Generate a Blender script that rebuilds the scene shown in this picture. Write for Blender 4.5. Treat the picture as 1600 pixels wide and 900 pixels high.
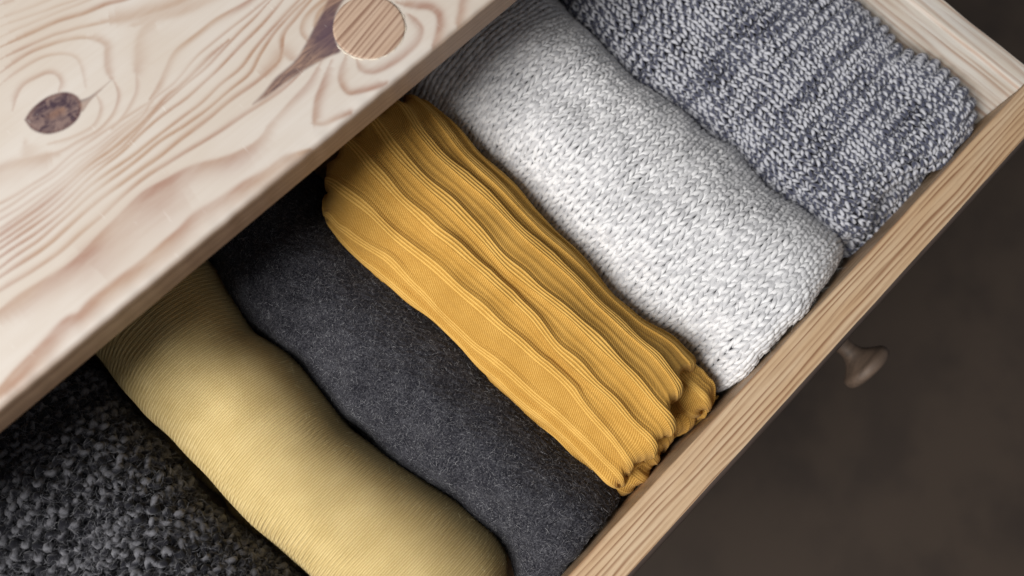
import bpy, math
import numpy as np
from mathutils import Matrix, Vector

for o in list(bpy.data.objects):
    bpy.data.objects.remove(o, do_unlink=True)
scene = bpy.context.scene
COL = scene.collection
rng = np.random.default_rng(11)

# ------------------------------------------------------------------ camera, world, lamps, exposure
cam_data = bpy.data.cameras.new('camera')
cam_data.lens = 36.0 * 1299.93 / 1600.0
cam_data.sensor_width = 36.0
cam_data.clip_start = 0.01
cam_data.clip_end = 50.0
cam = bpy.data.objects.new('camera', cam_data)
COL.objects.link(cam)
ROT = [[0.708277357, 0.669063018, -0.225161861],
       [-0.704561634, 0.689859055, -0.166395279],
       [0.044001021, 0.276494417, 0.960007681]]
M4 = Matrix.Identity(4)
for i in range(3):
    for j in range(3):
        M4[i][j] = ROT[i][j]
M4[0][3], M4[1][3], M4[2][3] = -0.45278, 0.05470, 0.47950
cam.matrix_world = M4
cam_data.dof.use_dof = True
cam_data.dof.focus_distance = 0.485
cam_data.dof.aperture_fstop = 4.2
scene.camera = cam

world = bpy.data.worlds.new('World')
scene.world = world
world.use_nodes = True
bgn = world.node_tree.nodes['Background']
bgn.inputs['Color'].default_value = (0.95, 0.96, 1.0, 1)
bgn.inputs['Strength'].default_value = 0.19


def area_lamp(name, loc, target, size, power, color):
    ld = bpy.data.lights.new(name, 'AREA')
    ld.shape = 'RECTANGLE'
    ld.size, ld.size_y = size
    ld.energy = power
    ld.color = color
    ob = bpy.data.objects.new(name, ld)
    COL.objects.link(ob)
    ob.location = loc
    ob.rotation_euler = (Vector(target) - Vector(loc)).to_track_quat('-Z', 'Y').to_euler()
    return ob


area_lamp('window_light', (-1.70, 0.28, 1.45), (-0.3, 0.15, 0.0), (0.80, 1.10), 64.0, (1.0, 0.975, 0.94))

vs = scene.view_settings
vs.view_transform = 'Standard'
vs.look = 'None'
vs.gamma = 1.0
vs.exposure = 0.0
vs.use_curve_mapping = False
scene.render.engine = 'CYCLES'

GRAIN = [([[-4458,4019],[-4395,4000]],5.7,8.6,0.60),
([[-4505,3952],[-4412,3925],[-4331,3900],[-4224,3866]],5.7,7.1,0.35),
([[-4531,3916],[-4364,3860],[-4196,3799],[-4103,3768]],4.3,5.7,0.35),
([[-4565,3869],[-4374,3819],[-4121,3744],[-4024,3715]],4.3,7.1,0.30),
([[-4598,3821],[-4440,3781],[-4310,3749],[-4193,3700],[-4081,3666],[-3994,3625],[-3878,3594]],5.7,10.0,0.75),
([[-4638,3766],[-4509,3737],[-4383,3703],[-4296,3666],[-4194,3620],[-4140,3589]],4.3,7.1,0.55),
([[-4151,3600],[-4046,3532],[-3959,3491],[-3851,3450],[-3704,3405]],20.0,25.7,0.55),
([[-4050,3476],[-3931,3424],[-3779,3363],[-3575,3311]],17.2,40.0,0.40),
([[-4683,3702],[-4534,3702],[-4411,3665],[-4313,3617],[-4254,3567]],4.3,8.6,0.60),
([[-4265,3577],[-4231,3536],[-4217,3483],[-4250,3440],[-4293,3383],[-4317,3322]],8.6,14.3,0.50),
([[-4724,3645],[-4607,3654],[-4487,3638],[-4409,3590],[-4369,3527],[-4378,3463],[-4431,3367]],4.3,7.1,0.40),
([[-4755,3498],[-4691,3552],[-4626,3576],[-4528,3556],[-4493,3513],[-4502,3459],[-4536,3433]],4.3,10.0,0.50),
([[-3959,3430],[-4014,3431],[-4073,3406],[-4128,3350],[-4197,3267]],14.3,25.7,0.50),
([[-4192,3273],[-4249,3195],[-4307,3154],[-4385,3119],[-4475,3100]],4.3,7.1,0.40),
([[-3421,3193],[-3540,3201],[-3686,3225],[-3812,3232],[-3924,3232],[-4015,3218],[-4098,3174],[-4180,3130],[-4248,3103]],5.7,11.4,0.65),
([[-4421,3295],[-4441,3234],[-4494,3189],[-4551,3173],[-4647,3194],[-4740,3242]],4.3,7.1,0.40),
([[-4312,3308],[-4337,3230],[-4386,3181],[-4454,3152],[-4539,3139],[-4639,3155],[-4721,3168],[-4814,3216]],4.3,7.1,0.50),
([[-4740,3168],[-4814,3216],[-4871,3247],[-4946,3282],[-5029,3316]],14.3,28.6,0.50),
([[-4816,3323],[-4847,3270],[-4922,3241],[-5000,3257],[-5061,3271]],14.3,28.6,0.30),
([[-5145,3151],[-5081,3143],[-4988,3124],[-4923,3116],[-4820,3108],[-4707,3113],[-4577,3114],[-4470,3106],[-4328,3093],[-4236,3087]],3.7,5.7,0.45),
([[-5169,3117],[-5105,3109],[-4974,3094],[-4838,3084],[-4691,3085],[-4618,3079],[-4476,3074],[-4345,3071],[-4249,3071]],3.4,5.1,0.35),
([[-5193,3083],[-5129,3075],[-4983,3057],[-4826,3050],[-4638,3057],[-4491,3055],[-4332,3054],[-4242,3055]],3.4,5.1,0.40),
([[-5218,3047],[-5155,3038],[-4989,3024],[-4824,3030],[-4652,3038],[-4503,3039],[-4334,3051],[-4236,3087],[-4106,3089],[-3965,3122],[-3849,3131],[-3664,3138],[-3475,3140],[-3374,3149]],3.7,5.7,0.50),
([[-5236,3021],[-5172,3015],[-5006,3000],[-4843,3003],[-4668,3017],[-4506,3010],[-4318,3027],[-4177,3055],[-4090,3055],[-3890,3081],[-3762,3094]],5.7,7.4,0.80),
([[-5256,2993],[-5192,2987],[-5027,2972],[-4862,2977],[-4686,2993],[-4508,2983],[-4286,3024],[-4101,3041],[-3947,3046],[-3789,3075],[-3664,3093],[-3570,3106],[-3434,3128]],3.7,5.7,0.70),
([[-5276,2965],[-5212,2959],[-5030,2944],[-4867,2946],[-4708,2964],[-4522,2965],[-4315,2987],[-4114,2981],[-3935,2996],[-3757,3025],[-3592,3046],[-3462,3071],[-3375,3098]],4.0,6.3,0.80),
([[-5299,2932],[-5235,2926],[-5056,2908],[-4894,2910],[-4736,2928],[-4523,2915],[-4280,2915],[-4113,2913],[-3965,2926],[-3813,2934],[-3696,2967],[-3560,2995],[-3360,3032],[-3292,3046]],4.0,6.3,0.80),
([[-5326,2894],[-5264,2885],[-5082,2872],[-4919,2877],[-4765,2889],[-4547,2883],[-4357,2886],[-4225,2872],[-4065,2867],[-3922,2871],[-3795,2883],[-3696,2923],[-3577,2965],[-3451,2995],[-3334,3008],[-3275,3016]],4.0,6.9,0.80),
([[-5354,2854],[-5291,2848],[-5133,2827],[-4957,2825],[-4802,2840],[-4586,2834],[-4403,2827],[-4185,2825],[-4073,2823],[-3926,2822],[-3800,2819],[-3697,2820],[-3637,2842],[-3547,2927],[-3442,2961],[-3312,2988],[-3244,3002]],4.6,8.6,0.85),
([[-3800,2819],[-3694,2822],[-3620,2846],[-3609,2801]],11.4,22.9,0.50),
([[-5391,2802],[-5330,2793],[-5175,2769],[-5023,2760],[-4856,2768],[-4702,2779],[-4493,2785],[-4271,2752],[-4083,2728],[-3926,2716],[-3759,2698],[-3622,2709]],4.6,8.6,0.75),
([[-3197,2932],[-3272,2950],[-3364,2944],[-3426,2926],[-3475,2880],[-3485,2824]],5.7,11.4,0.70),
([[-3191,2916],[-3251,2920],[-3336,2907],[-3399,2864]],8.6,17.2,0.75),
([[-3508,2691],[-3652,2641],[-3834,2610],[-3935,2597]],5.7,14.3,0.60),
([[-3906,2597],[-4047,2572],[-4191,2612],[-4301,2667],[-4451,2709],[-4548,2729],[-4653,2723],[-4789,2712],[-4955,2685],[-5093,2690],[-5190,2700],[-5316,2717],[-5448,2721]],8.6,40.0,0.75),
([[-4348,2656],[-4517,2682],[-4703,2682],[-4855,2675],[-5003,2667]],34.3,74.4,0.45),
([[-3471,2656],[-3589,2590],[-3656,2556],[-3706,2517],[-3756,2465]],7.1,17.2,0.75),
([[-3767,2461],[-3732,2422],[-3678,2404],[-3594,2377]],7.1,11.4,0.60),
([[-3394,2638],[-3475,2581],[-3518,2538],[-3532,2488],[-3521,2453],[-3469,2418],[-3406,2388],[-3357,2376]],7.1,14.3,0.75),
([[-3379,2579],[-3396,2531],[-3383,2489],[-3339,2457],[-3224,2428],[-3113,2434],[-3029,2472],[-3003,2533],[-3006,2587]],8.6,14.3,0.70),
([[-3007,2682],[-2965,2612],[-2906,2541],[-2907,2474],[-2968,2414],[-3040,2375]],10.0,17.2,0.70),
([[-2709,2486],[-2768,2453],[-2805,2420],[-2863,2382]],11.4,17.2,0.65),
([[-3866,2367],[-3930,2395],[-3998,2418],[-4122,2426],[-4238,2446],[-4389,2469],[-4483,2479],[-4582,2469],[-4791,2466],[-4944,2473],[-5063,2475],[-5143,2462],[-5219,2481],[-5411,2448],[-5591,2426],[-5679,2418]],11.4,31.5,0.80),
([[-3968,2408],[-4027,2432],[-4101,2429]],5.7,14.3,0.50),
]
SPIKE = [[-3908,2738],[-3829,2750],[-3736,2773],[-3607,2779],[-3506,2814],[-3404,2859],[-3315,2897],[-3219,2942],[-3145,2894],[-3226,2866],[-3287,2836],[-3341,2785],[-3385,2720],[-3403,2667],[-3462,2682],[-3587,2706],[-3702,2717],[-3820,2722]]
KNOT = [[-4746,3419],[-4686,3442],[-4616,3447],[-4562,3434],[-4516,3405],[-4491,3353],[-4505,3294],[-4559,3251],[-4627,3245],[-4687,3265],[-4725,3297],[-4750,3353]]
KNOT_TAIL = [[-4499,3332],[-4454,3312],[-4391,3310],[-4301,3312],[-4390,3295],[-4459,3284],[-4528,3264]]

B0 = [[-0.5443, 0.1081], [-0.5484, 0.137], [-0.5529, 0.1717], [-0.5551, 0.21], [-0.5557, 0.2424], [-0.5504, 0.2832]]
B1 = [[-0.4538, 0.0177], [-0.4471, 0.026], [-0.4449, 0.0415], [-0.4495, 0.0691], [-0.4555, 0.0958], [-0.4603, 0.1243], [-0.4651, 0.1532], [-0.4634, 0.1842], [-0.463, 0.2144], [-0.4679, 0.2419], [-0.4596, 0.286]]
B2 = [[-0.371, 0.0069], [-0.3738, 0.047], [-0.3796, 0.0965], [-0.3855, 0.1473], [-0.3887, 0.2026], [-0.3919, 0.2415], [-0.3773, 0.2766]]
B3 = [[-0.3003, 0.002], [-0.2852, 0.0152], [-0.2802, 0.0359], [-0.2913, 0.0699], [-0.292, 0.103], [-0.2894, 0.1457], [-0.2836, 0.193], [-0.2819, 0.2559], [-0.2908, 0.2842]]
B4 = [[-0.1554, 0.0103], [-0.1583, 0.0411], [-0.1594, 0.074], [-0.1533, 0.1137], [-0.158, 0.1448], [-0.1657, 0.1858], [-0.1623, 0.2382], [-0.1602, 0.2718]]
B5 = [[-0.0073, 0.0016], [-0.003, 0.0216], [-0.0088, 0.0515], [-0.0119, 0.0898], [-0.0047, 0.1191], [-0.0143, 0.1354]]

SEAMS = [[[-0.3745, 0.0264], [-0.3746, 0.0421], [-0.3754, 0.0618], [-0.3778, 0.0838], [-0.3786, 0.0993], [-0.3814, 0.1286], [-0.3815, 0.1722], [-0.3833, 0.2075], [-0.3877, 0.2295], [-0.3878, 0.2457], [-0.387, 0.2539]],
[[-0.3678, 0.0137], [-0.3649, 0.0325], [-0.3648, 0.0483], [-0.3621, 0.0747], [-0.3641, 0.1032], [-0.3665, 0.133], [-0.3687, 0.1775], [-0.3704, 0.195], [-0.3721, 0.2108], [-0.3721, 0.2288], [-0.3747, 0.2476], [-0.3748, 0.2605]],
[[-0.3541, 0.0108], [-0.3509, 0.0218], [-0.3516, 0.0353], [-0.3504, 0.0538], [-0.3519, 0.0716], [-0.352, 0.0929], [-0.3491, 0.1155], [-0.3506, 0.1582], [-0.3522, 0.1704], [-0.3538, 0.1932], [-0.3537, 0.2129], [-0.3545, 0.23], [-0.3544, 0.2502], [-0.3516, 0.268]],
[[-0.3385, 0.0096], [-0.3356, 0.0232], [-0.3338, 0.0391], [-0.3328, 0.0528], [-0.3333, 0.0731], [-0.333, 0.0998], [-0.3376, 0.1474], [-0.3365, 0.164], [-0.3363, 0.1835], [-0.3361, 0.2014], [-0.3367, 0.2221], [-0.3374, 0.2395], [-0.3364, 0.2535], [-0.3325, 0.2707]],
[[-0.3192, 0.0164], [-0.3153, 0.0305], [-0.313, 0.0484], [-0.3137, 0.0707], [-0.3133, 0.1172], [-0.3154, 0.1562], [-0.3147, 0.1775], [-0.3155, 0.1982], [-0.3161, 0.2118], [-0.3167, 0.2309], [-0.3154, 0.2485], [-0.3126, 0.2593], [-0.3094, 0.2699]],
[[-0.2974, 0.0262], [-0.2958, 0.0424], [-0.3002, 0.0696], [-0.3008, 0.1189], [-0.3028, 0.1512], [-0.3022, 0.1761], [-0.3025, 0.2042], [-0.301, 0.2273], [-0.2966, 0.2539]],
]

# ------------------------------------------------------------------ helpers
def link(name, data, parent=None):
    o = bpy.data.objects.new(name, data)
    COL.objects.link(o)
    if parent is not None:
        o.parent = parent
    return o


def thing(name, label, cat, loc=(0, 0, 0), group=None):
    o = link(name, None)
    o.location = loc
    o['label'] = label
    o['category'] = cat
    if group:
        o['group'] = group
    return o


def npmesh(name, V, F, mat=None, attrs=None, smooth=True, uv=None):
    """mesh from numpy arrays; F is (n,4) or (n,3)"""
    V = np.ascontiguousarray(V, dtype=np.float32)
    F = np.ascontiguousarray(F, dtype=np.int32)
    me = bpy.data.meshes.new(name)
    k = F.shape[1]
    me.vertices.add(len(V))
    me.vertices.foreach_set('co', V.ravel())
    me.loops.add(F.size)
    me.loops.foreach_set('vertex_index', F.ravel())
    me.polygons.add(len(F))
    me.polygons.foreach_set('loop_start', np.arange(0, F.size, k, dtype=np.int32))
    me.polygons.foreach_set('loop_total', np.full(len(F), k, dtype=np.int32))
    me.polygons.foreach_set('use_smooth', np.full(len(F), smooth, dtype=bool))
    me.update(calc_edges=True)
    for an, av in (attrs or {}).items():
        a = me.attributes.new(an, 'FLOAT', 'POINT')
        a.data.foreach_set('value', np.ascontiguousarray(av, dtype=np.float32).ravel())
    if mat is not None:
        for m in (mat if isinstance(mat, (list, tuple)) else [mat]):
            me.materials.append(m)
    me.validate()
    return me


def grid_faces(nr, nc, close_c=False, off=0):
    r = np.arange(nr - 1)[:, None]
    c = np.arange(nc if close_c else nc - 1)[None, :]
    c2 = (c + 1) % nc
    a = r * nc + c
    b = r * nc + c2
    d = (r + 1) * nc + c
    e = (r + 1) * nc + c2
    return (np.stack([a, b, e, d], -1).reshape(-1, 4) + off).astype(np.int32)


class Waves:
    """smooth pseudo-noise: sum of random sinusoids"""
    def __init__(self, seed, lam, n=14, spread=0.5):
        r = np.random.default_rng(seed)
        ang = r.uniform(0, 2 * np.pi, n)
        l = lam * np.exp(r.uniform(-spread, spread, n))
        self.kx = 2 * np.pi / l * np.cos(ang)
        self.ky = 2 * np.pi / l * np.sin(ang)
        self.ph = r.uniform(0, 2 * np.pi, n)
        self.a = np.sqrt(2.0 / n)

    def __call__(self, x, y):
        x = np.asarray(x, float)
        y = np.asarray(y, float)
        s = 0
        for kx, ky, ph in zip(self.kx, self.ky, self.ph):
            s = s + np.sin(kx * x + ky * y + ph)
        return s * self.a


def smooth1(a, n):
    k = np.hanning(2 * n + 3)
    k /= k.sum()
    return np.convolve(np.pad(a, n + 1, mode='edge'), k, mode='valid')


def edge_curve(pts, extra_back=None, extra_front=None):
    """x as a smooth function of y"""
    p = np.array(pts, float)
    ys = np.linspace(-0.05, 0.50, 551)
    xs = smooth1(np.interp(ys, p[:, 1], p[:, 0]), 8)
    return lambda y: np.interp(y, ys, xs)


# ------------------------------------------------------------------ node helpers
def new_mat(name):
    m = bpy.data.materials.new(name)
    m.use_nodes = True
    nt = m.node_tree
    nt.nodes.clear()
    out = nt.nodes.new('ShaderNodeOutputMaterial')
    bs = nt.nodes.new('ShaderNodeBsdfPrincipled')
    nt.links.new(bs.outputs[0], out.inputs[0])
    return m, nt, bs


class NT:
    def __init__(self, nt):
        self.nt = nt

    def _in(self, sock, v):
        if hasattr(v, 'is_output') or isinstance(v, bpy.types.NodeSocket):
            self.nt.links.new(v, sock)
        else:
            sock.default_value = v

    def math(self, op, a, b=0.0, c=0.0, clamp=False):
        n = self.nt.nodes.new('ShaderNodeMath')
        n.operation = op
        n.use_clamp = clamp
        self._in(n.inputs[0], a)
        self._in(n.inputs[1], b)
        if len(n.inputs) > 2:
            self._in(n.inputs[2], c)
        return n.outputs[0]

    def attr(self, name):
        n = self.nt.nodes.new('ShaderNodeAttribute')
        n.attribute_name = name
        return n.outputs['Fac']

    def coords(self, scale=(1, 1, 1), rot=(0, 0, 0)):
        t = self.nt.nodes.new('ShaderNodeTexCoord')
        m = self.nt.nodes.new('ShaderNodeMapping')
        m.inputs['Scale'].default_value = scale
        m.inputs['Rotation'].default_value = rot
        self.nt.links.new(t.outputs['Object'], m.inputs[0])
        return m.outputs[0]

    def comb(self, x, y, z=0.0):
        n = self.nt.nodes.new('ShaderNodeCombineXYZ')
        self._in(n.inputs[0], x)
        self._in(n.inputs[1], y)
        self._in(n.inputs[2], z)
        return n.outputs[0]

    def noise(self, vec, scale, detail=2.0, rough=0.5, dist=0.0):
        n = self.nt.nodes.new('ShaderNodeTexNoise')
        self.nt.links.new(vec, n.inputs['Vector'])
        n.inputs['Scale'].default_value = scale
        n.inputs['Detail'].default_value = detail
        n.inputs['Roughness'].default_value = rough
        n.inputs['Distortion'].default_value = dist
        return n.outputs[0]

    def ramp(self, v, a, b, lo=0.0, hi=1.0, smooth=True):
        n = self.nt.nodes.new('ShaderNodeMapRange')
        if smooth:
            n.interpolation_type = 'SMOOTHSTEP'
        self._in(n.inputs[0], v)
        n.inputs[1].default_value = a
        n.inputs[2].default_value = b
        n.inputs[3].default_value = lo
        n.inputs[4].default_value = hi
        return n.outputs[0]

    def mix(self, f, a, b, blend='MIX'):
        n = self.nt.nodes.new('ShaderNodeMix')
        n.data_type = 'RGBA'
        n.blend_type = blend
        self._in(n.inputs[0], f)
        for s, v in ((n.inputs[6], a), (n.inputs[7], b)):
            if isinstance(v, tuple):
                s.default_value = (v[0], v[1], v[2], 1)
            else:
                self.nt.links.new(v, s)
        return n.outputs[2]

    def bump(self, h, strength, dist, normal=None):
        n = self.nt.nodes.new('ShaderNodeBump')
        n.inputs['Strength'].default_value = strength
        n.inputs['Distance'].default_value = dist
        self.nt.links.new(h, n.inputs['Height'])
        if normal is not None:
            self.nt.links.new(normal, n.inputs['Normal'])
        return n.outputs[0]


# ------------------------------------------------------------------ wood materials
def mat_top_board():
    m, nt, bs = new_mat('limed_pine_top')
    g = NT(nt)
    late, knot, spike, ring = g.attr('late'), g.attr('knot'), g.attr('spike'), g.attr('ring')
    fine = g.noise(g.coords((25, 420, 420)), 1.0, 4, 0.6)
    cloud = g.noise(g.coords((9, 16, 16)), 1.0, 3, 0.5)
    late2 = g.math('MULTIPLY', late, g.ramp(g.noise(g.coords((60, 260, 260)), 1.0, 3, 0.6), 0.25, 0.75, 0.72, 1.0))
    base = g.mix(g.ramp(cloud, 0.35, 0.65), (0.495, 0.435, 0.375), (0.540, 0.498, 0.455))
    base = g.mix(g.math('MULTIPLY', g.ramp(fine, 0.35, 0.75), 0.16), base, (0.42, 0.34, 0.27))
    latec = g.mix(g.ramp(g.noise(g.coords((14, 30, 30)), 1.0, 2), 0.35, 0.65), (0.31, 0.19, 0.145), (0.34, 0.22, 0.145))
    col = g.mix(g.math('MULTIPLY', late2, 1.0, clamp=True), base, latec)
    # resin-dark knots
    kn = g.noise(g.coords((150, 190, 100)), 1.0, 3, 0.6, 0.6)
    kc = g.mix(g.ramp(kn, 0.35, 0.66), (0.045, 0.026, 0.038), (0.20, 0.135, 0.120))
    core = g.ramp(g.math('ADD', ring, g.math('MULTIPLY', g.math('SUBTRACT', kn, 0.5), 1.2)), 0.65, 1.25)
    kc = g.mix(g.math('MULTIPLY', core, 0.45), kc, (0.22, 0.10, 0.045))
    rim = g.ramp(ring, 0.0, 0.22, 1.0, 0.0)
    kc = g.mix(g.math('MULTIPLY', rim, 0.6), kc, (0.07, 0.018, 0.016))
    col = g.mix(knot, col, kc)
    sk = g.noise(g.coords((60, 330, 100), (0, 0, 0.2)), 1.0, 4, 0.6, 1.0)
    sc = g.mix(g.ramp(sk, 0.33, 0.7), (0.085, 0.045, 0.045), (0.27, 0.165, 0.12))
    col = g.mix(g.math('MULTIPLY', spike, 0.93), col, sc)
    # purple-brown resin next to the plug
    gq = nt.nodes.new('ShaderNodeVectorMath')
    gq.operation = 'DISTANCE'
    tcq = nt.nodes.new('ShaderNodeTexCoord')
    nt.links.new(tcq.outputs['Object'], gq.inputs[0])
    gq.inputs[1].default_value = (-0.336, 0.277, 0.108)
    near = g.ramp(gq.outputs['Value'], 0.004, 0.020, 1.0, 0.0)
    col = g.mix(g.math('MULTIPLY', g.math('MULTIPLY', near, spike), 0.75), col, (0.075, 0.045, 0.065))
    # worn marks: fine pale scratches and pores
    scr = g.noise(g.coords((700, 60, 60), (0, 0, 0.6)), 1.0, 2, 0.7)
    col = g.mix(g.math('MULTIPLY', g.ramp(scr, 0.70, 0.80), 0.35), col, (0.75, 0.73, 0.70))
    scr2 = g.noise(g.coords((70, 900, 60), (0, 0, 0.15)), 1.0, 2, 0.7)
    col = g.mix(g.math('MULTIPLY', g.ramp(scr2, 0.72, 0.80), 0.30), col, (0.30, 0.24, 0.20))
    # raw edge face with close parallel rings
    edge = g.attr('edge')
    er = g.noise(g.coords((3.0, 1000, 1000)), 1.0, 3, 0.6)
    ec = g.mix(g.ramp(er, 0.35, 0.62), (0.47, 0.325, 0.225), (0.31, 0.205, 0.14))
    col = g.mix(edge, col, ec)
    nt.links.new(col, bs.inputs['Base Color'])
    bs.inputs['Roughness'].default_value = 0.5
    bs.inputs['Specular IOR Level'].default_value = 0.35
    h = g.math('ADD', g.math('MULTIPLY', fine, 0.5), g.math('MULTIPLY', late2, -0.6))
    nt.links.new(g.bump(h, 0.22, 0.0006), bs.inputs['Normal'])
    return m


def mat_pine(name, light, dark, axis, gap=0.0016, amount=0.8, warm=None, rough=0.55, relief=0.25, seedoff=0.0):
    """straight grained pine: long narrow rings running along one axis (0 = x, 1 = y)"""
    m, nt, bs = new_mat(name)
    g = NT(nt)
    t = nt.nodes.new('ShaderNodeTexCoord')
    sp = nt.nodes.new('ShaderNodeSeparateXYZ')
    nt.links.new(t.outputs['Object'], sp.inputs[0])
    along = sp.outputs[axis]
    across = sp.outputs[1 - axis]
    up = sp.outputs[2]
    cross = g.math('ADD', across, g.math('MULTIPLY', up, 0.83))
    v1 = g.comb(g.math('MULTIPLY', along, 7.0), g.math('MULTIPLY', cross, 60.0), seedoff)
    warp = g.noise(v1, 1.0, 2, 0.5)
    c2 = g.math('ADD', cross, g.math('MULTIPLY', warp, gap * 2.6))
    wide = g.noise(g.comb(g.math('MULTIPLY', along, 2.0), g.math('MULTIPLY', cross, 200.0), seedoff + 5), 1.0, 1)
    c3 = g.math('DIVIDE', g.math('ADD', c2, g.math('MULTIPLY', wide, gap * 1.1)), gap)
    fr = g.math('FRACT', c3)
    line = g.math('MULTIPLY', g.ramp(fr, 0.25, 0.82), g.ramp(fr, 0.86, 1.0, 1.0, 0.0))
    modu = g.ramp(g.noise(g.comb(g.math('MULTIPLY', along, 9.0), g.math('MULTIPLY', cross, 330.0), seedoff + 9), 1.0, 2), 0.32, 0.62, 0.15, 1.0)
    line = g.math('MULTIPLY', line, modu)
    pores = g.noise(g.comb(g.math('MULTIPLY', along, 90.0), g.math('MULTIPLY', cross, 2200.0), 0.0), 1.0, 3, 0.6)
    cl = g.noise(g.comb(g.math('MULTIPLY', along, 12.0), g.math('MULTIPLY', cross, 90.0), seedoff), 1.0, 2)
    base = g.mix(g.ramp(cl, 0.3, 0.7), light, warm or light)
    col = g.mix(g.math('MULTIPLY', line, amount), base, dark)
    col = g.mix(g.math('MULTIPLY', g.ramp(pores, 0.55, 0.75), 0.30), col, tuple(c * 0.55 for c in dark))
    nt.links.new(col, bs.inputs['Base Color'])
    bs.inputs['Roughness'].default_value = rough
    bs.inputs['Specular IOR Level'].default_value = 0.3
    h = g.math('ADD', g.math('MULTIPLY', line, -0.8), g.math('MULTIPLY', pores, 0.6))
    nt.links.new(g.bump(h, relief, 0.0008), bs.inputs['Normal'])
    return m


def mat_stain(name, col, rough=0.5):
    m, nt, bs = new_mat(name)
    g = NT(nt)
    n = g.noise(g.coords((20, 200, 200)), 1.0, 4, 0.6)
    c = g.mix(g.ramp(n, 0.3, 0.7), tuple(x * 0.75 for x in col), tuple(x * 1.25 for x in col))
    nt.links.new(c, bs.inputs['Base Color'])
    bs.inputs['Roughness'].default_value = rough
    nt.links.new(g.bump(n, 0.15, 0.0005), bs.inputs['Normal'])
    return m


M_TOP = mat_top_board()
M_FRONT = mat_pine('aged_pine_front', (0.47, 0.32, 0.19), (0.22, 0.11, 0.055), 0, 0.0034, 0.9, (0.53, 0.395, 0.26), 0.5, 0.4)
M_SIDE = mat_pine('pale_pine_side', (0.50, 0.44, 0.37), (0.33, 0.215, 0.155), 1, 0.0052, 0.8, (0.56, 0.53, 0.49), 0.5, 0.15, 3.0)
M_PLUG = mat_pine('pine_plug', (0.42, 0.295, 0.215), (0.20, 0.11, 0.075), 0, 0.0026, 0.9, (0.46, 0.34, 0.255), 0.5, 0.3, 7.0)
M_CARC = mat_pine('carcass_pine', (0.40, 0.29, 0.19), (0.25, 0.14, 0.08), 0, 0.006, 0.6)
M_DARK = mat_stain('dark_brown_stain', (0.060, 0.042, 0.034), 0.45)
M_KNOB = mat_stain('dark_knob_stain', (0.090, 0.060, 0.042), 0.65)


def mat_floor():
    m, nt, bs = new_mat('dark_brown_floor')
    g = NT(nt)
    n1 = g.noise(g.coords((1, 1, 1)), 9.0, 3, 0.55)
    n2 = g.noise(g.coords((1, 1, 1)), 4.0, 2, 0.5)
    col = g.mix(g.ramp(n1, 0.30, 0.62), (0.032, 0.021, 0.015), (0.052, 0.035, 0.024))
    col = g.mix(g.math('MULTIPLY', g.ramp(n2, 0.35, 0.7), 0.5), col, (0.056, 0.038, 0.026))
    nt.links.new(col, bs.inputs['Base Color'])
    bs.inputs['Roughness'].default_value = 0.75
    return m


M_FLOOR = mat_floor()


# ------------------------------------------------------------------ boxes with rounded arrises
def profile_prism(poly, x0, x1, axis, nx=2):
    """closed profile (list of 2D points in the plane across the axis) swept along axis 0 or 1"""
    p = np.array(poly, float)
    n = len(p)
    xs = np.linspace(x0, x1, nx)
    V = []
    for x in xs:
        for a, b in p:
            V.append((x, a, b) if axis == 0 else (a, x, b))
    V = np.array(V)
    F = grid_faces(nx, n, close_c=True)
    return V, F


def rounded_rect(a0, a1, b0, b1, r, seg=5):
    pts = []
    rs = r if isinstance(r, (list, tuple)) else [r] * 4
    for (cx, cy, st), rr in zip(((a1, b1, 0), (a0, b1, 90), (a0, b0, 180), (a1, b0, 270)), rs):
        sx = -1 if cx == a1 else 1
        sy = -1 if cy == b1 else 1
        ccx, ccy = cx + sx * rr, cy + sy * rr
        for k in range(seg + 1):
            t = math.radians(st + 90 * k / seg)
            pts.append((ccx + rr * math.cos(t), ccy + rr * math.sin(t)))
    return pts


def board(name, mats, poly, x0, x1, axis, parent, nx=2, matfn=None, wob=0.0, seed=0):
    V, F = profile_prism(poly, x0, x1, axis, nx)
    n = len(poly)
    me = bpy.data.meshes.new(name)
    if wob:
        w1 = Waves(seed, 0.05)
        w2 = Waves(seed + 1, 0.012)
        along = V[:, axis]
        idx = np.arange(len(V)) % n
        V = V.copy()
        V[:, 2] += wob * (w1(along, idx * 0.004) + 0.6 * w2(along, idx * 0.002)) * 0.6
        V[:, 1 - axis] += wob * (w1(along + 3, idx * 0.004) + 0.6 * w2(along + 5, idx * 0.002)) * 0.6
    faces = [tuple(f) for f in F.tolist()]
    caps = [tuple(range(n))[::-1], tuple(range((nx - 1) * n, nx * n))]
    me.from_pydata([tuple(v) for v in V.tolist()], [], faces + caps)
    for m in mats:
        me.materials.append(m)
    for pl in me.polygons:
        pl.use_smooth = True
        if matfn is not None:
            pl.material_index = matfn(pl.center)
    me.polygons[-1].use_smooth = me.polygons[-2].use_smooth = False
    bpy.context.view_layer.update()
    import bmesh
    bm = bmesh.new()
    bm.from_mesh(me)
    bmesh.ops.recalc_face_normals(bm, faces=bm.faces)
    for e in bm.edges:
        if len(e.link_faces) == 2 and e.calc_face_angle(0) > math.radians(50):
            e.smooth = False
    bm.to_mesh(me)
    bm.free()
    return link(name, me, parent)


# ------------------------------------------------------------------ floor
me = npmesh('floor', np.array([(-4, -4, -0.78), (4, -4, -0.78), (4, 4, -0.78), (-4, 4, -0.78)]), np.array([[0, 1, 2, 3]]), M_FLOOR, smooth=False)
fl = link('floor', me)
fl['kind'] = 'structure'

# ------------------------------------------------------------------ chest of drawers
ZU, ZL, YF = 0.1080, 0.0880, 0.2358
chest = thing('chest_of_drawers', 'limed pine chest top with a dark knot and a round plug, over the open drawer', 'chest of drawers', (-0.36, 0.45, -0.78))


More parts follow.
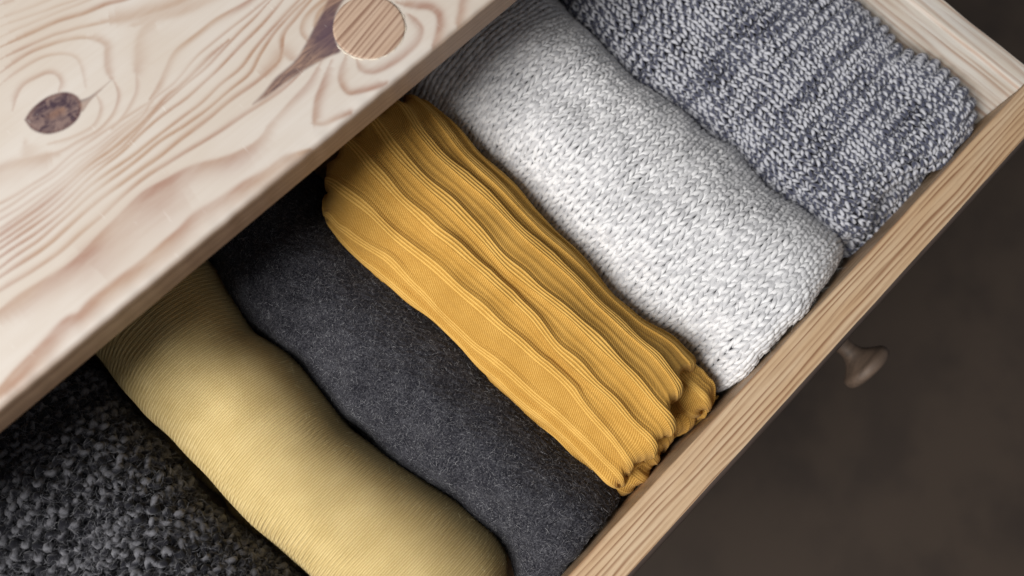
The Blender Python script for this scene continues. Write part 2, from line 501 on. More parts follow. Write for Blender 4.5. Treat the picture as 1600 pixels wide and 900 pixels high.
def under(o, root):
    """parent with the mesh kept in world coordinates"""
    o.parent = root
    o.location = -Vector(root.location)
    return o


def seg_dist(px, py, ax, ay, bx, by):
    dx, dy = bx - ax, by - ay
    L2 = dx * dx + dy * dy + 1e-18
    t = np.clip(((px - ax) * dx + (py - ay) * dy) / L2, 0, 1)
    qx, qy = ax + t * dx - px, ay + t * dy - py
    side = dx * (py - ay) - dy * (px - ax)
    return np.hypot(qx, qy), side


def catmull(p, k=5):
    p = np.array(p, float)
    P = np.vstack([2 * p[0] - p[1], p, 2 * p[-1] - p[-2]])
    out = []
    for i in range(1, len(P) - 2):
        for t in np.arange(k) / k:
            a, b, c, d = P[i - 1], P[i], P[i + 1], P[i + 2]
            out.append(0.5 * ((2 * b) + (c - a) * t + (2 * a - 5 * b + 4 * c - d) * t * t + (3 * b - a - 3 * c + d) * t ** 3))
    out.append(p[-1])
    return np.array(out)


def grain_field(X, Y):
    """growth rings of the top board as drawn from its real figure; returns 0..1 latewood"""
    late = np.zeros_like(X)
    wv = Waves(5, 0.05)
    XX = X + 0.00015 * Waves(8, 0.02)(X, Y)
    YY = Y + 0.00015 * Waves(9, 0.02)(X, Y)
    for pts, w1, w2, s in GRAIN:
        q = catmull(np.array(pts) * 1e-4, 4)
        w1m, w2m = w1 * 1.5e-4, w2 * 2.0e-4
        pad = 3.2 * max(w1m, w2m)
        best = np.full(X.shape, 1.0)
        bside = np.zeros_like(X)
        reg = (XX > q[:, 0].min() - pad) & (XX < q[:, 0].max() + pad) & (YY > q[:, 1].min() - pad) & (YY < q[:, 1].max() + pad)
        rx, ry = XX[reg], YY[reg]
        bb = np.full(rx.shape, 1.0)
        bs_ = np.zeros_like(rx)
        bu = np.zeros_like(rx)
        nq = len(q) - 1
        for i in range(nq):
            d, sd = seg_dist(rx, ry, q[i, 0], q[i, 1], q[i + 1, 0], q[i + 1, 1])
            m_ = d < bb
            bb[m_] = d[m_]
            bs_[m_] = sd[m_]
            bu[m_] = i / nq
        # taper at the ends
        tp = np.clip(np.minimum(bu, 1 - bu) * 6 + 0.35, 0, 1)
        w = np.where(bs_ > 0, w2m, w1m) * tp
        soft = np.exp(-(bb / (w * 1.0)) ** 2.0)
        v = s * soft * (0.85 + 0.15 * wv(rx, ry))
        late[reg] = np.maximum(late[reg], v)
    # plainer straight rings beyond the figured middle of the board
    out = np.clip((X + 0.262) / 0.03, 0, 1) + np.clip((-0.585 - X) / 0.03, 0, 1) + np.clip((Y - 0.405) / 0.03, 0, 1)
    wq, wr = Waves(61, 0.35), Waves(62, 0.12)
    q = (Y + 0.012 * wq(X * 0.5, Y) + 0.002 * wr(X * 0.4, Y)) / 0.0095
    fr = q - np.floor(q)
    st = np.clip(fr / 0.8, 0, 1) ** 3 * (fr < 0.93) * (0.45 + 0.2 * wr(X * 0.3, Y * 3))
    late = np.maximum(late, np.clip(out, 0, 1) * np.clip(st, 0, 1) * 0.7)
    return np.clip(late * 1.35, 0, 1)


def poly_field(X, Y, pts, soft):
    """signed softness: 1 inside a closed outline, and depth into it"""
    q = catmull(np.array(pts + [pts[0]]) * 1e-4, 4)
    inside = np.zeros(X.shape, bool)
    dist = np.full(X.shape, 1.0)
    for i in range(len(q) - 1):
        ax, ay = q[i]
        bx, by = q[i + 1]
        cond = ((ay > Y) != (by > Y)) & (X < (bx - ax) * (Y - ay) / (by - ay + 1e-15) + ax)
        inside ^= cond
        d, _ = seg_dist(X, Y, ax, ay, bx, by)
        dist = np.minimum(dist, d)
    sd = np.where(inside, dist, -dist)
    return np.clip(0.5 + sd / soft, 0, 1), np.where(inside, dist, 0)


def build_top():
    dx = 0.0006
    xs = np.concatenate([np.linspace(-0.80, -0.60, 40, endpoint=False), np.arange(-0.60, -0.235, dx), np.linspace(-0.235, 0.07, 60)])
    r = 0.0032
    ys = [(0.74, ZU, 0)]
    for y in np.arange(0.70, 0.4265, -0.0015):
        ys.append((y, ZU, 0))
    for y in np.arange(0.425, YF + r + 0.0003, -0.0006):
        ys.append((y, ZU, 0))
    for k in range(0, 9):
        t = math.radians(90 * k / 8)
        ys.append((YF + r - r * math.sin(t), ZU - r + r * math.cos(t), 0 if k < 3 else (k - 2) / 6.0))
    for z in np.linspace(ZU - r - 0.002, ZL + 0.002, 6):
        ys.append((YF, z, 1))
    for k in range(0, 5):
        t = math.radians(90 * k / 4)
        ys.append((YF + 0.0012 - 0.0012 * math.cos(t), ZL + 0.0012 - 0.0012 * math.sin(t), 1))
    ys.append((0.74, ZL, 1))
    P = np.array(ys)
    ny, nx = len(P), len(xs)
    X = np.tile(xs[None, :], (ny, 1))
    Y = np.tile(P[:, 0:1], (1, nx))
    Z = np.tile(P[:, 1:2], (1, nx))
    E = np.tile(P[:, 2:3], (1, nx))
    top = (E < 0.99)
    late = np.zeros_like(X)
    knot = np.zeros_like(X)
    spike = np.zeros_like(X)
    ring = np.zeros_like(X)
    fx, fy = X[top], Y[top]
    late[top] = grain_field(fx, fy)
    k1, d1 = poly_field(fx, fy, KNOT, 0.0011)
    k2, d2 = poly_field(fx, fy, KNOT_TAIL, 0.0014)
    s1, d3 = poly_field(fx, fy, SPIKE, 0.0016)
    knot[top] = k1
    ring[top] = np.clip(d1 / 0.0095, 0, 1)
    spike[top] = np.maximum(s1, 0.7 * np.clip(k2 * 1.6 - .6, 0, 1))
    # worn arris, slightly uneven
    w1, w2 = Waves(3, 0.05), Waves(4, 0.013)
    am = np.exp(-((Y - YF) / 0.006) ** 2) * (Z > ZL + 0.004)
    Z = Z + am * 0.00007 * (w1(X, X * 0) + w2(X, X * 0))
    Y = Y + am * 0.00006 * w2(X + 2, X * 0)
    V = np.stack([X, Y, Z], -1).reshape(-1, 3)
    F = grid_faces(ny, nx)[:, ::-1]
    # shallow drilled seat for the plug
    me_ = npmesh('top_board', V, F, M_TOP, dict(late=late, knot=knot, spike=spike, ring=ring, edge=E))
    o_ = link('top_board', me_)
    return under(o_, chest)


top_board = build_top()

# round plug set a hair proud, with a chipped glue rim
PCX, PCY, PR = -0.3207, 0.2672, 0.01835


def build_plug():
    n = 72
    a = np.linspace(0, 2 * np.pi, n, endpoint=False)
    wob = 1 + 0.006 * Waves(21, 0.9)(a * 1.0, a * 0) * 1.0
    rows = [(0.0001, 0.00042), (0.35, 0.00042), (0.7, 0.00042), (0.93, 0.00040), (0.985, 0.00025), (1.0, -0.0004)]
    V = []
    for f, z in rows:
        rr = PR * f * wob
        V.append(np.stack([rr * np.cos(a), rr * np.sin(a), np.full(n, z)], -1))
    V = np.concatenate(V)
    F = grid_faces(len(rows), n, close_c=True)
    me_ = npmesh('wood_plug', V, F, M_PLUG)
    o_ = link('wood_plug', me_)
    o_.parent = top_board
    o_.location = (PCX, PCY, ZU)
    o_.rotation_euler = (0, 0, math.radians(11))
    # glue rim: a broken pale thread around part of the plug
    t0 = np.linspace(math.radians(-190), math.radians(60), 200)
    keep = Waves(33, 0.35)(t0, t0 * 0)
    wd = np.clip(0.00028 + 0.00028 * keep, 0.00001, 0.0007)
    r1 = PR * 1.004
    Vi = np.stack([r1 * np.cos(t0), r1 * np.sin(t0), np.full(200, 0.0002)], -1)
    Vm = np.stack([(r1 + wd * .5) * np.cos(t0), (r1 + wd * .5) * np.sin(t0), 0.0002 + wd * .6], -1)
    Vo = np.stack([(r1 + wd) * np.cos(t0), (r1 + wd) * np.sin(t0), np.full(200, 0.00005)], -1)
    V = np.concatenate([Vi, Vm, Vo])
    F = grid_faces(3, 200)
    mg, ntg, bsg = new_mat('dry_glue')
    bsg.inputs['Base Color'].default_value = (0.62, 0.55, 0.45, 1)
    bsg.inputs['Roughness'].default_value = 0.5
    g_ = link('glue_line', npmesh('glue_line', V, F, mg))
    g_.parent = top_board
    g_.location = (PCX, PCY, ZU)


build_plug()


def carcass(name, a, b, c, d, e, f, mat=None):
    """a panel a<x<b, c<y<d, e<z<f"""
    o = board(name, [mat or M_CARC], rounded_rect(c, d, e, f, 0.0015, 3), a, b, 0, None)
    return under(o, chest)


carcass('side_panel', -0.785, -0.765, 0.280, 0.72, -0.78, ZL - 0.0005)
carcass('side_panel', 0.026, 0.046, 0.280, 0.72, -0.78, ZL - 0.0005)
carcass('back_panel', -0.764, 0.025, 0.70, 0.71, -0.78, ZL - 0.001)
carcass('front_rail', -0.764, 0.025, 0.284, 0.302, 0.048, ZL - 0.001)
carcass('front_panel', -0.764, 0.025, 0.284, 0.302, -0.74, -0.132, M_DARK)

# ------------------------------------------------------------------ drawer
SW = 0.0181
drawer = thing('open_drawer', 'open pine drawer holding a row of folded sweaters, pulled out from under the chest top', 'drawer', (-0.36, 0.2, -0.125))


def under_d(o):
    return under(o, drawer)


fb = board('front_board', [M_FRONT, M_DARK],
           rounded_rect(-0.0262, 0.0, -0.125, 0.0, [0.0012, 0.0050, 0.002, 0.001], 9), -0.762, 0.022, 0, None, nx=500,
           matfn=lambda c: 1 if c[1] < -0.0231 else 0, wob=0.00005, seed=40)
under_d(fb)
sb = board('side_board', [M_SIDE], rounded_rect(0.0, SW, -0.118, -0.0008, [0.0015, 0.003, 0.001, 0.001], 6), 0.0004, 0.62, 1, None, nx=120, wob=0.00012, seed=50)
under_d(sb)
sb2 = board('side_board', [M_SIDE], rounded_rect(-0.758, -0.740, -0.118, -0.0008, 0.003, 6), 0.0004, 0.62, 1, None, nx=60, wob=0.00012, seed=54)
under_d(sb2)
under_d(board('back_board', [M_SIDE], rounded_rect(0.606, 0.619, -0.110, -0.012, 0.002, 4), -0.7395, -0.0005, 0, None))
under_d(board('bottom_board', [M_CARC], rounded_rect(0.001, 0.6055, -0.110, -0.103, 0.001, 3), -0.7395, -0.0005, 0, None))


def build_knob():
    """turned wooden knob on the outer face of the drawer front, axis along -y"""
    prof = [(0.0085, 0.0), (0.0118, 0.0008), (0.0118, 0.003), (0.0086, 0.0055), (0.0064, 0.010), (0.0060, 0.0145), (0.0080, 0.0185),
            (0.0135, 0.0222), (0.0172, 0.0240), (0.0184, 0.0262), (0.0176, 0.0284), (0.0145, 0.0298), (0.0080, 0.0306), (0.0001, 0.0308)]
    prof = catmull(np.array(prof) * np.array([1.05, 1.42]), 3)
    n = 48
    a = np.linspace(0, 2 * np.pi, n, endpoint=False)
    V = np.concatenate([np.stack([r * np.cos(a), np.full(n, -h), r * np.sin(a)], -1) for r, h in prof])
    o = link('knob', npmesh('knob', V, grid_faces(len(prof), n, True), M_KNOB))
    o.parent = drawer
    o.location = Vector((KNOB_X, -0.0264, KNOB_Z)) - Vector(drawer.location)


KNOB_X, KNOB_Z = -0.1765, -0.097
build_knob()


# ------------------------------------------------------------------ soft folded shapes
class Soft:
    """folded knit body: grid over (t: back -> front, s: left -> right) with arc-length lookup"""
    def __init__(self, yb, yf, xl, xr, ztop, zbot=-0.1, pw=0.75, rcf=0.02, rcb=0.0, ny=160, ns=120, seed=1,
                 amp=0.002, lam=0.06, a0=205, a1=-25, hump=None, pf=1.0, Bz=None, ysh=None):
        # longitudinal stations with rounding at both ends
        st = []
        if rcb > 0:
            for ph in np.linspace(0.02, 1, 14)[:-1] * math.pi / 2:
                st.append((yb + 0 - rcb + rcb * (1 - math.sin(ph)) + 0, rcb * (1 - math.sin(ph)), ph))
            st = [(yb - rcb * (1 - math.cos(p_)), rcb * (1 - math.sin(p_)), p_) for _, _, p_ in st]
        y0 = yb - rcb
        y1 = yf + rcf
        nmid = ny
        for y in np.linspace(y0, y1, nmid):
            st.append((y, 0.0, 0))
        for ph in np.linspace(0, 1, 16)[1:] * math.pi / 2 * 0.98:
            st.append((y1 - rcf * math.sin(ph), rcf * (1 - math.cos(ph)), ph))
        self.ncap = len(st)
        st.append((y1 - rcf * 1.0, rcf * 1.6, 0))
        st.append((y1 - rcf * 0.98, rcf * 2.6, 0))
        ys = np.array([q[0] for q in st])
        ins = np.array([q[1] for q in st])
        th = np.radians(np.linspace(a0, a1, 4 * ns))
        L, R = xl(ys), xr(ys)
        zt = ztop(ys) if callable(ztop) else np.full(len(ys), ztop)
        A = (R - L) / 2 - ins * 0.9
        XC = (R + L) / 2
        B = (Bz if Bz else (zt - zbot) / 2) * np.ones(len(ys))
        ZC = zt - B
        Bt = B - ins * pf
        c, s = np.cos(th), np.sin(th)
        cx = np.sign(c) * np.abs(c) ** pw
        cz = np.sign(s) * np.abs(s) ** pw
        X = XC[:, None] + A[:, None] * cx
        Zu = ZC[:, None] + np.where(cz > 0, Bt[:, None], B[:, None]) * cz
        Y = np.tile(ys[:, None], (1, len(th)))
        G = np.stack([X, Y, Zu], -1)
        if hump is not None:
            G[..., 2] += hump(G[..., 0], G[..., 1]) * np.clip(cz, 0, 1)[None, :]
        if ysh is not None:
            G[..., 1] += ysh(G[..., 0], G[..., 1])
        # arc-length resample over s
        out = np.zeros((len(ys), ns, 3))
        for i in range(len(ys)):
            d = np.linalg.norm(np.diff(G[i], axis=0), axis=1)
            cl = np.concatenate([[0], np.cumsum(d)])
            q = np.linspace(0, cl[-1], ns)
            for k in range(3):
                out[i, :, k] = np.interp(q, cl, G[i, :, k])
        G = out
        N = self.normals(G)
        w = Waves(seed, lam)
        w2 = Waves(seed + 100, lam * 0.45)
        disp = amp * (w(G[..., 0] + 0.6 * G[..., 2], G[..., 1]) + 0.35 * w2(G[..., 0] + 0.7 * G[..., 2], G[..., 1]))
        self.G = G + N * disp[..., None]
        self.N = self.normals(self.G)
        # metric coordinates
        mid = ns // 2
        dt = np.linalg.norm(np.diff(self.G[:, mid], axis=0), axis=1)
        self.T = np.concatenate([[0], np.cumsum(dt)])
        ds = np.linalg.norm(np.diff(self.G[len(ys) // 2], axis=0), axis=1)
        self.S = np.concatenate([[0], np.cumsum(ds)])
        self.Tmax = self.T[self.ncap - 1]
        self.Smax = self.S[-1]

    @staticmethod
    def normals(G):
        du = np.gradient(G, axis=0)
        dv = np.gradient(G, axis=1)
        N = np.cross(du, dv)
        N /= np.linalg.norm(N, axis=-1, keepdims=True) + 1e-12
        ref = G[G.shape[0] // 2, G.shape[1] // 2]
        if N[G.shape[0] // 2, G.shape[1] // 2, 2] < 0:
            N = -N
        return N

    def at(self, t, s, h=0.0):
        """t, s metres; h height above the surface"""
        ti = np.interp(t, self.T, np.arange(len(self.T)))
        si = np.interp(s, self.S, np.arange(len(self.S)))
        i0 = np.clip(ti.astype(int), 0, len(self.T) - 2)
        j0 = np.clip(si.astype(int), 0, len(self.S) - 2)
        fi = (ti - i0)[..., None]
        fj = (si - j0)[..., None]
        def bl(A):
            return (A[i0, j0] * (1 - fi) * (1 - fj) + A[i0 + 1, j0] * fi * (1 - fj) + A[i0, j0 + 1] * (1 - fi) * fj + A[i0 + 1, j0 + 1] * fi * fj)
        P = bl(self.G)
        N = bl(self.N)
        N /= np.linalg.norm(N, axis=-1, keepdims=True) + 1e-12
        return P + N * np.asarray(h)[..., None], N

    def mesh(self, name, mat, off=0.0, nt=None, ns=None, hfun=None, parent=None, extra=None):
        """body mesh, optionally resampled finely and displaced by a height function of (t, s)"""
        if nt is None:
            P = self.G + self.N * off
            V = P.reshape(-1, 3)
            F = grid_faces(P.shape[0], P.shape[1])
            at = dict(ft=np.tile(self.T[:, None], (1, P.shape[1])), fs=np.tile(self.S[None, :], (P.shape[0], 1)))
        else:
            t = np.linspace(0, self.T[-1], nt)[:, None] * np.ones((1, ns))
            s = np.linspace(0, self.S[-1], ns)[None, :] * np.ones((nt, 1))
            h = hfun(t, s) if hfun is not None else 0 * t
            ex = None
            if isinstance(h, tuple):
                h, ex = h
            P, _ = self.at(t, s, h + off)
            V = P.reshape(-1, 3)
            F = grid_faces(nt, ns)
            at = dict(ft=t, fs=s)
            if ex is not None:
                at.update(ex)
        # wind so that normals look outwards (upwards on top)
        a, b, c = V[F[len(F) // 2, 0]], V[F[len(F) // 2, 1]], V[F[len(F) // 2, 2]]
        mid = F[(F.shape[0] // 2) + (P.shape[1] // 2)]
        if np.cross(V[mid[1]] - V[mid[0]], V[mid[2]] - V[mid[0]])[2] < 0:
            F = F[:, ::-1]
        return V, F, at


def tubes(P, N, rad, K=6, squash=1.0):
    """P (n, m, 3) centre lines, N surface normals, rad (n, m); returns verts, faces, attrs"""
    n, m, _ = P.shape
    T = np.gradient(P, axis=1)
    T /= np.linalg.norm(T, axis=-1, keepdims=True) + 1e-12
    B = np.cross(T, N)
    B /= np.linalg.norm(B, axis=-1, keepdims=True) + 1e-12
    Nn = np.cross(B, T)
    ang = np.linspace(0, 2 * np.pi, K, endpoint=False)
    V = P[:, :, None, :] + rad[:, :, None, None] * (np.cos(ang)[None, None, :, None] * B[:, :, None, :] + squash * np.sin(ang)[None, None, :, None] * Nn[:, :, None, :])
    dl = np.linalg.norm(np.diff(P, axis=1), axis=-1)
    L = np.concatenate([np.zeros((n, 1)), np.cumsum(dl, axis=1)], axis=1)
    base = grid_faces(m, K, close_c=True)
    F = (base[None] + (np.arange(n) * m * K)[:, None, None]).reshape(-1, 4)
    yl = np.repeat(L[:, :, None], K, axis=2).ravel()
    ca = np.tile(np.cos(ang), n * m)
    sa = np.tile(np.sin(ang), n * m)
    yid = np.repeat(np.arange(n), m * K) * 0.377
    return V.reshape(-1, 3), F, dict(yl=yl, ca=ca, sa=sa, yid=yid)


def knit(S, W, H, rad, t0, t1, s0, s1, samples=14, K=6, a=0.015, bf=0.95, c=None, face='knit', jit=0.06, seed=1, radj=0.1, ridge=0.0, along='t', loose=0.25, rj=1.0):
    """looped yarns: each course is one yarn of loops W wide; courses lie H apart.
    along='t': courses run down the length of the roll, 's': courses run across it"""
    r = np.random.default_rng(seed)
    p0, p1, q0, q1 = (t0, t1, s0, s1) if along == 't' else (s0, s1, t0, t1)
    nw = int((p1 - p0) / W)
    ncs = int((q1 - q0) / H)
    tau = np.arange(nw * samples + 1) / samples * 2 * np.pi
    i = tau / (2 * np.pi)
    j = np.arange(ncs)
    wd = Waves(seed + 7, 0.05)
    wd2 = Waves(seed + 8, 0.022)
    if c is None:
        c = rad * 0.75
    pp = p0 + W * (i + a * np.sin(2 * tau))[None, :] + 0 * j[:, None]
    qq = q0 + H * j[:, None] + bf * H * np.cos(tau)[None, :]
    sg = -1.0 if face == 'knit' else 1.0
    z = sg * c * np.cos(2 * tau)[None, :] + 0 * pp
    z = z + ridge * np.cos(np.pi * j)[:, None] * (0.8 + 0.4 * Waves(seed + 9, 0.04)(pp, qq))
    pp = pp + jit * W * (wd(pp, qq) * 1.6 + 0.6 * wd2(qq, pp)) + rj * 0.035 * W * smooth_rand(r, ncs, nw * samples + 1, samples)
    qq = qq + jit * H * (wd(pp + 9, qq) * 1.8 + 0.7 * wd2(qq + 5, pp)) + rj * 0.05 * H * smooth_rand(r, ncs, nw * samples + 1, samples // 2)
    z = z + rad * loose * smooth_rand(r, ncs, nw * samples + 1, samples)
    if along == 't':
        P, N = S.at(pp, np.clip(qq, 0, S.Smax), z)
    else:
        P, N = S.at(np.clip(qq, 0, S.T[-1]), np.clip(pp, 0, S.Smax), z)
    R = rad * (1 + radj * smooth_rand(r, ncs, nw * samples + 1, samples // 2))
    return tubes(P, N, R, K)


def smooth_rand(r, n, m, step):
    k = max(2, m // max(1, step) + 2)
    a = r.normal(0, 1, (n, k))
    x = np.linspace(0, k - 1.001, m)
    i0 = x.astype(int)
    f = x - i0
    f = f * f * (3 - 2 * f)
    return a[:, i0] * (1 - f) + a[:, i0 + 1] * f


def join(parts):
    V, F, at = [], [], {}
    off = 0
    for v, f, a in parts:
        V.append(v)
        F.append(f + off)
        off += len(v)
    keys = set()
    for p in parts:
        keys |= set(p[2].keys())
    for k in keys:
        at[k] = np.concatenate([np.asarray(p[2][k]).ravel() if k in p[2] else np.zeros(len(p[0])) for p in parts])
    return np.concatenate(V), np.concatenate(F), at


def fibres(S, n, length, width, lift, seed, t0=0, t1=None, s0=0.0, s1=None, h0=0.001, curl=0.5, seg=4, dirn=None):
    """loose wool fibres standing off the cloth: narrow ribbons"""
    r = np.random.default_rng(seed)
    t1 = t1 if t1 is not None else S.Tmax
    s1 = s1 if s1 is not None else S.Smax
    t = r.uniform(t0, t1, n)
    s = r.uniform(s0, s1, n)
    P, N = S.at(t, s, np.full(n, h0) * r.uniform(0.2, 1.1, n))
    P2, _ = S.at(np.minimum(t + 0.002, S.T[-1]), s, np.full(n, h0))
    P1, _ = S.at(t, s, np.full(n, h0))
    A = P2 - P1
    A /= np.linalg.norm(A, axis=1, keepdims=True) + 1e-9
    B = np.cross(N, A)
    ang = r.uniform(0, 2 * np.pi, n) if dirn is None else r.normal(dirn, 0.5, n)
    D = A * np.cos(ang)[:, None] + B * np.sin(ang)[:, None] + N * (lift * r.uniform(0.1, 1.6, n))[:, None]
    D /= np.linalg.norm(D, axis=1, keepdims=True)
    L = length * r.uniform(0.4, 1.5, n)
    C = r.normal(0, 1, (n, 3)) * curl
    C2 = r.normal(0, 1, (n, 3)) * curl
    u = np.linspace(0, 1, seg + 1)
    pts = P[:, None] + L[:, None, None] * (D[:, None] * u[None, :, None] + C[:, None] * (u ** 2)[None, :, None] * 0.5 + C2[:, None] * (np.sin(u * 5) * u)[None, :, None] * 0.25)
    # ribbon across
    side = np.cross(D, N + 0.7 * r.normal(0, 1, (n, 3)))
    side /= np.linalg.norm(side, axis=1, keepdims=True) + 1e-9
    w = width * r.uniform(0.6, 1.3, n)[:, None] * (1 - 0.6 * u)[None, :]
    V = np.stack([pts - side[:, None] * w[..., None] / 2, pts + side[:, None] * w[..., None] / 2], 2)
    V = V.reshape(n, -1, 3)
    base = grid_faces(seg + 1, 2)
    F = (base[None] + (np.arange(n) * (seg + 1) * 2)[:, None, None]).reshape(-1, 4)
    tone = np.repeat(r.uniform(0, 1, n), (seg + 1) * 2)
    return V.reshape(-1, 3), F, dict(tone=tone)


def add_fuzz(parent, args, mat):
    V, F, at = args
    o = link('wool_fibres', npmesh('wool_fibres', V, F, mat, at))
    o['kind'] = 'stuff'
    o.parent = parent
    if parent.type == 'EMPTY':
        o.location = -Vector(parent.location)
    return o


# ------------------------------------------------------------------ yarn and cloth materials
def mat_fibre(name, c0, c1, rough=0.8):
    m, nt, bs = new_mat(name)
    g = NT(nt)
    nt.links.new(g.mix(g.attr('tone'), c0, c1), bs.inputs['Base Color'])
    bs.inputs['Roughness'].default_value = rough
    bs.inputs['Specular IOR Level'].default_value = 0.15
    return m


def mat_yarn(name, c0, c1, twist=0.0045, thr=(0.35, 0.65), ply=True, sheen=0.3, bumps=0.6, noise_amt=0.5):
    m, nt, bs = new_mat(name)
    g = NT(nt)
    yl, ca, sa, yid = g.attr('yl'), g.attr('ca'), g.attr('sa'), g.attr('yid')
    ph = g.math('MULTIPLY', yl, 2 * math.pi / twist)
    ph = g.math('ADD', ph, g.math('MULTIPLY', yid, 7.0))
    nz = g.noise(g.comb(g.math('MULTIPLY', yl, 120.0), g.math('MULTIPLY', yid, 30.0), 0.0), 1.0, 2)
    ph = g.math('ADD', ph, g.math('MULTIPLY', nz, 9.0))
    hel = g.math('ADD', g.math('MULTIPLY', g.math('SINE', ph), ca), g.math('MULTIPLY', g.math('COSINE', ph), sa))
    hel01 = g.math('MULTIPLY_ADD', hel, 0.5, 0.5)
    fib = g.noise(g.coords((1, 1, 1)), 2600.0, 2, 0.6)
    mixv = g.math('ADD', hel01, g.math('MULTIPLY', g.math('SUBTRACT', fib, 0.5), noise_amt))
    col = g.mix(g.ramp(mixv, thr[0], thr[1]), c0, c1)
    nt.links.new(col, bs.inputs['Base Color'])
    bs.inputs['Roughness'].default_value = 0.85
    bs.inputs['Specular IOR Level'].default_value = 0.12
    bs.inputs['Sheen Weight'].default_value = sheen
    bs.inputs['Sheen Roughness'].default_value = 0.5
    h2 = g.math('ADD', g.math('MULTIPLY', g.math('SINE', g.math('ADD', g.math('MULTIPLY', ph, 3.0), 0.0)), 0.0), g.math('MULTIPLY', fib, 1.0))
    tw = g.math('MULTIPLY', yl, 2 * math.pi / (twist * 0.55))
    st = g.math('ADD', g.math('MULTIPLY', g.math('SINE', tw), ca), g.math('MULTIPLY', g.math('COSINE', tw), sa))
    hh = g.math('ADD', g.math('MULTIPLY', st, 0.5), h2)
    nt.links.new(g.bump(hh, bumps, 0.0004), bs.inputs['Normal'])
    return m


def mat_felt(name, c0, c1, scale=900.0):
    m, nt, bs = new_mat(name)
    g = NT(nt)
    a = g.noise(g.coords((1, 1, 1)), scale, 4, 0.7)
    b = g.noise(g.coords((1, 1, 1)), 90.0, 3, 0.6)
    cst = g.math('SINE', g.math('MULTIPLY', g.attr('fs'), 2 * math.pi / 0.0011))
    rst = g.math('SINE', g.math('MULTIPLY', g.math('ADD', g.attr('ft'), g.math('MULTIPLY', g.attr('fs'), 0.15)), 2 * math.pi / 0.0013))
    k = g.math('MULTIPLY', cst, rst)
    v = g.math('ADD', g.math('MULTIPLY_ADD', g.math('SUBTRACT', a, 0.5), 1.6, 0.45), g.math('MULTIPLY', g.math('SUBTRACT', b, 0.5), 0.45))
    v = g.math('ADD', v, g.math('MULTIPLY', k, 0.06))
    col = g.mix(g.ramp(v, 0.2, 1.0), c0, c1)
    nt.links.new(col, bs.inputs['Base Color'])
    bs.inputs['Roughness'].default_value = 0.95
    bs.inputs['Specular IOR Level'].default_value = 0.08
    bs.inputs['Sheen Weight'].default_value = 0.05
    hh = g.math('ADD', g.math('MULTIPLY', a, 1.0), g.math('MULTIPLY', k, 0.25))
    nt.links.new(g.bump(hh, 0.7, 0.0006), bs.inputs['Normal'])
    return m


def mat_finecloth(name, c0, c1, kind):
    m, nt, bs = new_mat(name)
    g = NT(nt)
    fs, ft = g.attr('fs'), g.attr('ft')
    nz = g.noise(g.coords((1, 1, 1)), 1500.0, 3, 0.6)
    cl = g.noise(g.coords((1, 1, 1)), 60.0, 2, 0.5)
    if kind == 'rib':
        band = g.attr('band')
        # plain zone: fine slanted courses; raised zone: narrow lengthwise wales
        zig = g.math('SINE', g.math('MULTIPLY', fs, 2 * math.pi / 0.0009))
        cph = g.math('MULTIPLY', g.math('ADD', g.math('ADD', ft, g.math('MULTIPLY', fs, 0.35)), g.math('MULTIPLY', zig, 0.00012)), 2 * math.pi / 0.00125)
        flat = g.math('MULTIPLY_ADD', g.math('SINE', cph), 0.5, 0.5)
        wph = g.math('MULTIPLY', g.attr('bs'), 2 * math.pi)
        vv = g.math('SINE', g.math('ADD', g.math('MULTIPLY', ft, 2 * math.pi / 0.0011), g.math('MULTIPLY', g.math('ABSOLUTE', g.math('SINE', g.math('MULTIPLY', wph, 0.5))), 3.0)))
        wal = g.math('ADD', g.math('MULTIPLY_ADD', g.math('COSINE', wph), 0.35, 0.45), g.math('MULTIPLY', vv, 0.18))
        h = g.math('ADD', g.math('MULTIPLY', wal, band), g.math('MULTIPLY', flat, g.math('SUBTRACT', 1.0, band)))
        hb = 0.0005
    else:
        st = g.math('SINE', g.math('MULTIPLY', fs, 2 * math.pi / 0.0010))
        rr = g.math('SINE', g.math('ADD', g.math('MULTIPLY', ft, 2 * math.pi / 0.00135), g.math('MULTIPLY', st, 0.8)))
        h = g.math('MULTIPLY_ADD', rr, 0.35, 0.5)
        h = g.math('ADD', h, g.math('MULTIPLY', st, 0.15))
        hb = 0.0004
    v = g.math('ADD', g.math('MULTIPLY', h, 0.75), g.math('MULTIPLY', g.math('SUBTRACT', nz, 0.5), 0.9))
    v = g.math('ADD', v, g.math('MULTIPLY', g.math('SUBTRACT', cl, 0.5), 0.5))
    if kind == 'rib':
        v = g.math('ADD', v, g.math('MULTIPLY', g.math('SUBTRACT', band, 0.75), 0.30))  # flat zones darkened: shade in the gaps between courses painted into the colour
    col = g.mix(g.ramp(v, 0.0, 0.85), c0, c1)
    nt.links.new(col, bs.inputs['Base Color'])
    bs.inputs['Roughness'].default_value = 0.95
    bs.inputs['Specular IOR Level'].default_value = 0.04
    bs.inputs['Sheen Weight'].default_value = 0.05
    hh = g.math('ADD', h, g.math('MULTIPLY', nz, 0.5))
    nt.links.new(g.bump(hh, 0.6, hb), bs.inputs['Normal'])
    return m


GRP = 'folded sweaters standing in a row in the drawer'


def sweater(label, loc):
    return thing('folded_sweater', label, 'sweater', loc, GRP)


def add_part(root, name, parts, mat):
    V, F, at = join(parts)
    o = link(name, npmesh(name, V, F, mat, at))
    return under(o, root)


YB = 0.46      # hidden back ends of the rolls, deep under the chest top
eB0, eB1, eB3, eB4, eB5 = [edge_curve(b) for b in (B0, B1, B3, B4, B5)]

# ------------------------------------------------------------------ 1 charcoal chunky sweater (left)
def c_hump(x, y):
    return -0.012 * np.clip((y - 0.12) / 0.15, 0, 1.3)


